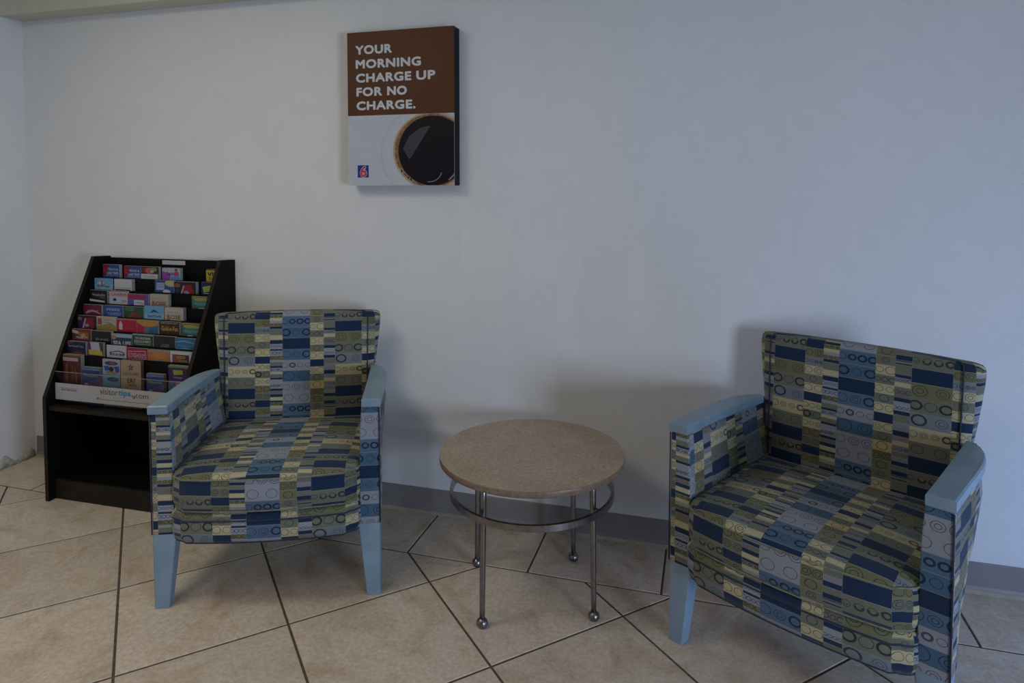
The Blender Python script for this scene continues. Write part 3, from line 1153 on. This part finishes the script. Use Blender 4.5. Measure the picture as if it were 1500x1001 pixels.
bro(1, .374, .097, .991, .017, (.36, .36, .42), [('q', [(0, 1.5), (.5, 2.5), (.4, 6), (0, 6)], (.26, .06, .34)), ('t', 'Dallas', .25, 3.2, .45, 1.4, PU), ('e', .8, 2.6, .14, 1.3, (.40, .05, .15)),
     ('t', 'STREET', .2, 4.8, .6, 1.1, (.10, .16, .42)), ('q', [(.5, 4.6), (.95, 3), (1, 5.5), (.5, 5.6)], (.10, .25, .50)), ('r', .72, .2, .85, 1.2, (.08, .08, .08))],
    'white and purple brochures at the middle of the top row')
bro(1, .609, .075, .992, .008, NV, [('r', 0, .4, .9, 6, YE), ('t', 'VISI', .08, 3.0, .78, 1.8, DK, .05), ('t', 'TIPS', .12, 4.9, .72, 1.4, (.22, .12, .02), .05)],
    'yellow brochures lettered VISI TIPS at the right end of the top row')
sky = [('r', 0, 2.8, 1, 6, (.22, .40, .52)), ('e', .35, 2.2, .22, .6, (.4, .48, .56)), ('q', [(.38, 1.2), (.46, 1.2), (.46, 4), (.38, 4)], (.40, .04, .08)), ('t', 'Six Flags', .12, 4.2, .75, 1.2, (.06, .10, .22))]
bro(2, .026, .100, .937, .006, LB, sky, 'light blue brochures at the left end of the second row')
bro(2, .137, .098, .936, .018, WH, [('r', .06, 3.8, .95, 4.1, (.3, .32, .45)), ('r', .05, 4.6, .90, 7, (.02, .02, .06))], 'plain white brochures in the second row')
bro(2, .361, .103, .940, .010, BL, [('r', .08, 1.2, .5, 4.4, (.30, .36, .52)), ('r', .1, 1.9, .48, 2.1, BL), ('r', .1, 2.9, .48, 3.1, BL), ('e', .85, 1.2, .32, 1.6, (.42, .36, .20)), ('e', .62, 5.3, .2, 1.2, WH)],
    'blue brochures with a straw hat picture in the second row')
bro(2, .466, .112, .936, .018, (.02, .012, .02), [('e', .14, 1.6, .14, .9, (.24, .08, .05)), ('q', [(.28, 5.5), (.42, 1.6), (.8, 1.0), (.95, 5.5)], (.24, .012, .025)), ('q', [(.28, 5.5), (.42, 1.6), (.47, 1.6), (.36, 5.5)], (.35, .33, .3)), ('e', .56, 4.8, .12, .9, (.22, .25, .4)), ('r', .1, 3, .25, 5.5, (.03, .02, .1))],
    'dark brochures with a red car in the second row')
bro(2, .607, .078, .938, .008, NV, [('q', [(.08, 2.0), (.85, 1.0), (.9, 3.6), (.15, 4.4)], LM), ('r', .15, 4.7, .8, 5.0, WH)], 'navy brochures with a lime emblem in the second row')
bro(3, .028, .099, .886, .012, DK, [('t', 'Waxahachie', .15, 2.6, .72, 1.2, (.28, .29, .31)), ('t', 'Texas', .55, 3.5, .3, .6, (.2, .2, .22)), ('q', [(0, 4.0), (.85, 4.7), (.85, 5.4), (0, 5.0)], WH)],
    'black brochures with a white stripe in the third row')
bro(3, .139, .100, .888, .010, (.46, .38, .38), [('r', 0, .1, 1, .4, RD), ('t', 'CAVERNS', .1, 2.3, .85, 1.3, (.30, .05, .05)), ('q', [(0, 2.7), (1, 3.0), (1, 7), (0, 7)], (.42, .43, .52)), ('e', .3, 4.0, .1, .6, DK), ('r', .7, 4, .95, 5, (.42, .22, .2))],
    'pink and white brochures lettered CAVERNS in the third row')
bro(3, .2405, .112, .877, .013, (.12, .07, .28), [('q', [(0, .3), (.85, .5), (.85, 2.2), (0, 1.8)], (.36, .02, .04)), ('r', .3, 2.6, .8, 5.0, WH), ('t', 'Libbey', .36, 4.3, .4, 1.0, (.15, .12, .25)), ('r', 0, 5.1, 1, 8, DK)],
    'red and purple brochures tilted in the third row')
rose = [('t', 'Naturally', .15, 2.6, .6, 1.1, (.25, .22, .17), 0), ('t', 'ROSE', .12, 5.0, .75, 1.9, (.28, .07, .03), .03), ('e', .2, 5.6, .12, .7, (.25, .1, .05))]
bro(3, .361, .098, .881, .017, BE, rose, 'beige brochures lettered ROSE in the third row')
bro(3, .582, .100, .880, .010, (.05, .15, .14), [('r', 0, 0, 1, 1.1, (.22, .17, .06)), ('e', .5, 1.3, .4, .7, (.30, .30, .07)), ('e', .5, 3.0, .42, 1.2, (.05, .22, .22)), ('t', 'Water Park', .15, 3.6, .7, .9, (.15, .36, .34)), ('r', .35, 4.9, .75, 5.4, WH), ('r', 0, 5.6, 1, 8, DK)],
    'teal brochures alone at the right of the third row')
bro(4, .023, .102, .825, .012, MR, [('q', [(.12, 3.4), (.5, 2.2), (.95, 3.8), (.95, 4.3), (.5, 2.9), (.15, 4.2)], (.42, .25, .30)), ('t', 'Art Museum', .22, 3.2, .6, 1.0, (.45, .32, .36)), ('r', 0, 4.8, 1, 7, (.30, .06, .07))],
    'maroon brochures at the left end of the fourth row')
bro(4, .137, .105, .826, .012, BL, [('t', 'IMMERSE', .15, 2.4, .7, 1.2, (.30, .38, .55)), ('t', 'YOURSELF', .2, 4.4, .7, 1.4, (.26, .34, .55))], 'deep blue brochures with pale lettering in the fourth row')
bro(4, .247, .106, .826, .010, GN, [('e', .3, 1.1, .25, 1.0, (.05, .14, .08)), ('q', [(.1, 5.2), (.5, 2.4), (.62, 2.6), (.3, 5.2)], (.24, .05, .02)), ('q', [(.4, 5.2), (.65, 2.5), (.9, 4.2), (.8, 5.2)], (.20, .03, .02))],
    'dark green brochures with red peppers in the fourth row')
bro(4, .358, .102, .834, .008, LB, [('r', 0, 3.4, 1, 6.6, (.25, .40, .54)), ('q', [(.28, 3.2), (.5, 1.4), (.78, 3.0), (.5, 2.5)], (.02, .05, .13)), ('t', 'SeaWorld', .16, 5.0, .72, 1.3, (.04, .10, .25))],
    'light blue brochures with a dolphin emblem in the fourth row')
bro(4, .466, .096, .831, .018, (.42, .39, .33), rose, 'beige brochures lettered ROSE in the fourth row')
bro(5, .0225, .105, .781, .008, (.02, .012, .02), [('e', .12, 1.4, .12, .8, (.22, .10, .09)), ('r', .05, 2.2, .3, 6, (.04, .02, .10)), ('q', [(.25, 5.6), (.42, 1.0), (.85, .7), (.9, 5.6)], (.20, .012, .025)), ('q', [(.25, 5.6), (.4, 1.2), (.46, 1.2), (.33, 5.6)], (.4, .36, .33)), ('e', .5, 4.3, .11, .7, (.24, .25, .38))],
    'dark brochures with a red car at the left end of the fifth row')
bro(5, .1305, .105, .782, .008, (.40, .34, .27), [('r', .04, .8, .25, 3.6, (.28, .04, .07)), ('t', 'Nacogdoches', .32, 1.8, .55, .7, (.22, .20, .16), 0), ('t', 'Heritage', .35, 3.0, .4, .7, (.2, .17, .12), 0), ('q', [(0, 4.2), (.4, 3.6), (.7, 2.8), (1, 4.2), (1, 7), (0, 7)], (.28, .20, .05))],
    'beige and olive brochures in the fifth row')
bro(5, .238, .106, .776, .011, (.36, .012, .035), [('r', 0, 0, 1, .5, (.42, .09, .08)), ('q', [(.12, 4.7), (.12, 2.2), (.2, .7), (.3, 2.2), (.3, 4.7)], (.50, .40, .42)), ('t', 'Visitors', .42, 4.3, .5, .7, (.5, .10, .07))],
    'bright red brochures in the fifth row')
bro(5, .3465, .112, .776, .013, (.14, .12, .22), [('e', .5, .4, .55, 2.3, (.45, .21, .03)), ('q', [(0, 1.0), (.35, 3.0), (.3, 6), (0, 6)], (.36, .02, .05)), ('q', [(.6, 3.2), (1, 2.4), (1, 6), (.55, 6)], (.04, .10, .25))],
    'orange topped brochures in the fifth row')
bro(5, .467, .102, .776, .012, (.045, .022, .012), [('r', 0, .1, 1, 1.0, (.03, .02, .025)), ('t', 'WESTERN DAY', .04, .9, .9, .6, (.36, .34, .32)), ('t', 'Gold-n-Fun', .08, 4.0, .84, 2.1, (.34, .22, .06), .03)],
    'brown brochures with gold lettering in the fifth row')
bro(5, .578, .104, .774, .012, (.04, .11, .09), [('r', 0, 0, 1, .9, (.24, .14, .06)), ('e', .5, 1.4, .4, .8, (.30, .30, .06)), ('e', .5, 3.2, .42, 1.4, (.05, .20, .19)), ('t', 'Water Park', .15, 3.7, .7, .9, (.15, .36, .34)), ('r', .3, 5.0, .55, 5.4, WH)],
    'teal and green brochures at the right end of the fifth row')
bro(6, .0225, .105, .726, .008, (.13, .035, .03), [('q', [(0, .4), (.3, .8), (.45, 2.6), (0, 1.6)], (.42, .36, .36)), ('e', .6, 2.4, .28, 1.3, (.28, .09, .02)), ('e', .58, 2.6, .12, .7, (.48, .28, .05)), ('t', 'MUSEUM', .22, 4.2, .6, 1.0, WH)],
    'brown brochures with a sunset at the left end of the sixth row')
bro(6, .1305, .106, .723, .013, DK, [('t', 'ENNIS', .2, 4.2, .65, 1.0, (.34, .30, .22), 0)], 'black brochures lettered ENNIS in the sixth row')
bro(6, .239, .108, .715, .013, (.03, .05, .10), [('r', 0, 0, 1, 1.4, (.26, .38, .48)), ('e', .1, 1.4, .12, 1.0, (.42, .16, .12)), ('r', .3, 1.6, .85, 2.6, (.02, .05, .11)), ('t', 'SEA LIFE', .08, 4.8, .88, 1.9, WH, .04)],
    'sea blue brochures lettered SEA LIFE in the sixth row')
bro(6, .3495, .108, .721, .010, (.02, .06, .035), [('r', 0, 0, 1, .5, (.2, .3, .2)), ('t', 'THE DINOSAUR', .12, 2.2, .76, 1.0, (.44, .46, .46)), ('t', 'DISCOVERY', .1, 3.7, .8, 1.1, (.46, .48, .48)), ('r', .12, 4.0, .9, 4.6, (.14, .2, .14)), ('r', .4, 5.1, .7, 5.5, (.4, .4, .4))],
    'dark green brochures with white lettering in the sixth row')
bro(6, .462, .108, .719, .013, (.018, .018, .022), [('t', 'LUCKY', .4, 4.6, .34, 1.3, (.30, .30, .30), 0), ('q', [(.3, 5.0), (.35, 3), (.37, 5)], (.12, .12, .14)), ('r', .3, 5.0, .8, 5.15, (.2, .2, .2))],
    'black brochures lettered LUCKY in the sixth row')
bro(6, .574, .106, .716, .014, (.03, .13, .25), [('q', [(0, 1.4), (.4, .8), (1, 2.0), (1, 2.4), (.4, 1.4), (0, 2.0)], (.15, .30, .42)), ('t', 'Aquarium', .08, 3.9, .8, 1.3, (.10, .24, .40)), ('q', [(0, 4.4), (.5, 4.0), (1, 4.9), (1, 5.4), (.5, 4.6), (0, 5.0)], (.15, .30, .42))],
    'ocean blue brochures at the right end of the sixth row')
bro(7, .0235, .100, .676, .014, (.015, .015, .045), [('q', [(0, 0), (.4, 0), (.2, 1.2), (0, 1.5)], (.20, .02, .06)), ('t', 'Fort Worth Trips', .06, 2.7, .82, 1.1, (.24, .32, .42)), ('q', [(0, 5.6), (.5, 4.2), (.95, 5.0), (.95, 6), (0, 6)], (.20, .04, .015))],
    'dark navy brochures at the left end of the seventh row')
bro(7, .138, .080, .678, .012, (.06, .02, .10), [('q', [(.14, 0), (.72, 0), (.82, 3.6), (.2, 3.6)], (.42, .42, .54)), ('q', [(.02, 3.2), (.9, 3.6), (1, 5.6), (.04, 5.4)], (.46, .38, .05)), ('q', [(.72, 0), (.95, 0), (.95, 3.6), (.82, 3.6)], (.06, .07, .02))],
    'purple and yellow brochures with a loose paper in the seventh row')
bro(7, .237, .104, .672, .006, (.46, .46, .52), [('q', [(.14, 3.6), (.34, 2.6), (.6, 2.1), (.85, 2.7), (.93, 3.6), (.86, 3.2), (.6, 2.6), (.36, 3.0)], (.22, .05, .10)), ('t', 'MOTOR RIDE', .16, 4.4, .72, .9, (.04, .04, .20), .04), ('e', .2, 3.3, .05, .5, (.04, .04, .16)), ('e', .88, 3.6, .05, .5, (.04, .04, .16))],
    'white brochures with a purple car outline in the seventh row')
bro(7, .344, .106, .667, .008, (.33, .015, .06), [('q', [(.06, 1.4), (.92, 1.0), (.95, 4.6), (.1, 5.0)], (.46, .36, .40)), ('q', [(.09, 1.7), (.89, 1.3), (.92, 4.3), (.13, 4.7)], (.30, .012, .05)), ('t', 'CHISHOLM', .14, 4.1, .74, 2.0, (.42, .28, .32), .03)],
    'crimson brochures with a stamped CHISHOLM frame in the seventh row')
bro(7, .4535, .110, .665, .013, (.42, .16, .04), [('r', 0, 0, 1, .9, (.38, .22, .14)), ('t', 'Canyon', .25, 3.0, .5, .7, (.50, .28, .10)), ('q', [(.2, 5.6), (.5, 3.9), (.62, 3.9), (.9, 5.6)], (.15, .16, .36)), ('e', .55, 2.4, .4, 1.5, (.46, .20, .05))],
    'orange sunset brochures in the seventh row')
bro(7, .5675, .112, .666, .014, WH, [('r', .10, 1.3, .84, 5.0, (.07, .02, .04)), ('q', [(.13, 1.6), (.6, 1.6), (.4, 4.6), (.13, 4.6)], (.24, .07, .02)), ('t', 'GOLD', .28, 3.0, .40, 1.2, (.42, .24, .05), .04), ('t', 'RANCH', .40, 4.5, .36, 1.1, (.26, .22, .10), .04)],
    'white brochures with a brown and gold panel at the right end of the seventh row')
bro(8, .0235, .098, .623, .018, (.11, .02, .015), [('r', 0, 0, 1, .8, (.20, .10, .07)), ('r', 0, 1.2, .86, 2.8, (.40, .30, .31)), ('q', [(.1, 12), (.16, 4), (.24, 3.2), (.3, 12)], (.17, .10, .04)), ('q', [(.45, 12), (.5, 5), (.55, 4), (.62, 12)], (.15, .06, .03)), ('q', [(.7, 12), (.66, 6), (.7, 5), (.82, 12)], (.22, .09, .04))],
    'tall dark red brochures at the left end behind the clear front pocket')
blu = [('r', 0, .2, 1, 1.2, (.14, .20, .40)), ('q', [(0, 1.6), (1, 1.2), (1, 2.8), (0, 2.6)], (.03, .06, .24)), ('t', 'Mesquite', .1, 4.2, .8, 1.4, (.36, .30, .14)), ('q', [(.3, 6.6), (1, 4.2), (1, 8), (.3, 8)], (.16, .08, .24)), ('e', .25, 7.2, .12, .5, (.34, .38, .5))]
bro(8, .1255, .096, .573, .018, (.04, .07, .20), blu, 'blue brochures second from the left behind the clear front pocket')
bro(8, .2385, .092, .617, .006, (.36, .38, .48), [('e', .5, 1.7, .38, .9, (.06, .05, .12)), ('e', .55, 1.6, .16, .6, (.36, .05, .07)), ('q', [(.05, 3.0), (.35, 2.8), (.4, 4.8), (.15, 5.0)], (.03, .10, .36)), ('e', .5, 4.2, .14, 1.1, (.03, .03, .04)), ('q', [(.65, 3.0), (.95, 2.8), (.95, 5.2), (.75, 5.4)], (.03, .08, .34)), ('q', [(.2, 5.2), (.9, 5.4), (.8, 6.0), (.3, 6.0)], (.34, .20, .10)), ('r', 0, 6.3, 1, 12, (.16, .30, .46)), ('e', .6, 8.6, .35, 1.0, (.05, .07, .10))],
    'white and blue comic styled brochures behind the clear front pocket')
star = [(.5 + (.17 if k % 2 == 0 else .07) * sin(k * pi / 5), 2.9 - (1.75 if k % 2 == 0 else .72) * cos(k * pi / 5)) for k in range(10)]
bro(8, .3345, .104, .618, .016, TN, [('q', star, (.03, .05, .13)), ('e', .5, 2.9, .045, .45, (.25, .28, .35)), ('t', 'KILGORE', .12, 6.2, .78, 1.1, (.12, .08, .05), 0), ('t', 'EAT', .33, 9.6, .42, 2.4, (.07, .045, .03), .02), ('t', 'STAY PLAY', .36, 10.9, .42, .9, (.07, .045, .03), .02)],
    'tan brochures lettered KILGORE behind the clear front pocket', side=(.30, .23, .15))
bro(8, .466, .088, .569, .016, (.04, .07, .20), blu, 'blue brochures right of the tan ones behind the clear front pocket')
bro(8, .578, .098, .612, .016, PU, [('r', 0, 0, 1, .8, (.20, .23, .06)), ('q', [(.22, 1.8), (.72, 1.7), (.74, 3.4), (.28, 4.0)], LM), ('r', .28, 4.6, .7, 5.2, (.26, .16, .34)), ('r', 0, 6.4, .4, 12, (.10, .11, .18)), ('r', .4, 6.4, 1, 12, (.40, .27, .27)), ('e', .6, 7.8, .14, 1.2, (.25, .12, .14))],
    'dark purple brochures with a lime emblem at the right end behind the clear front pocket')
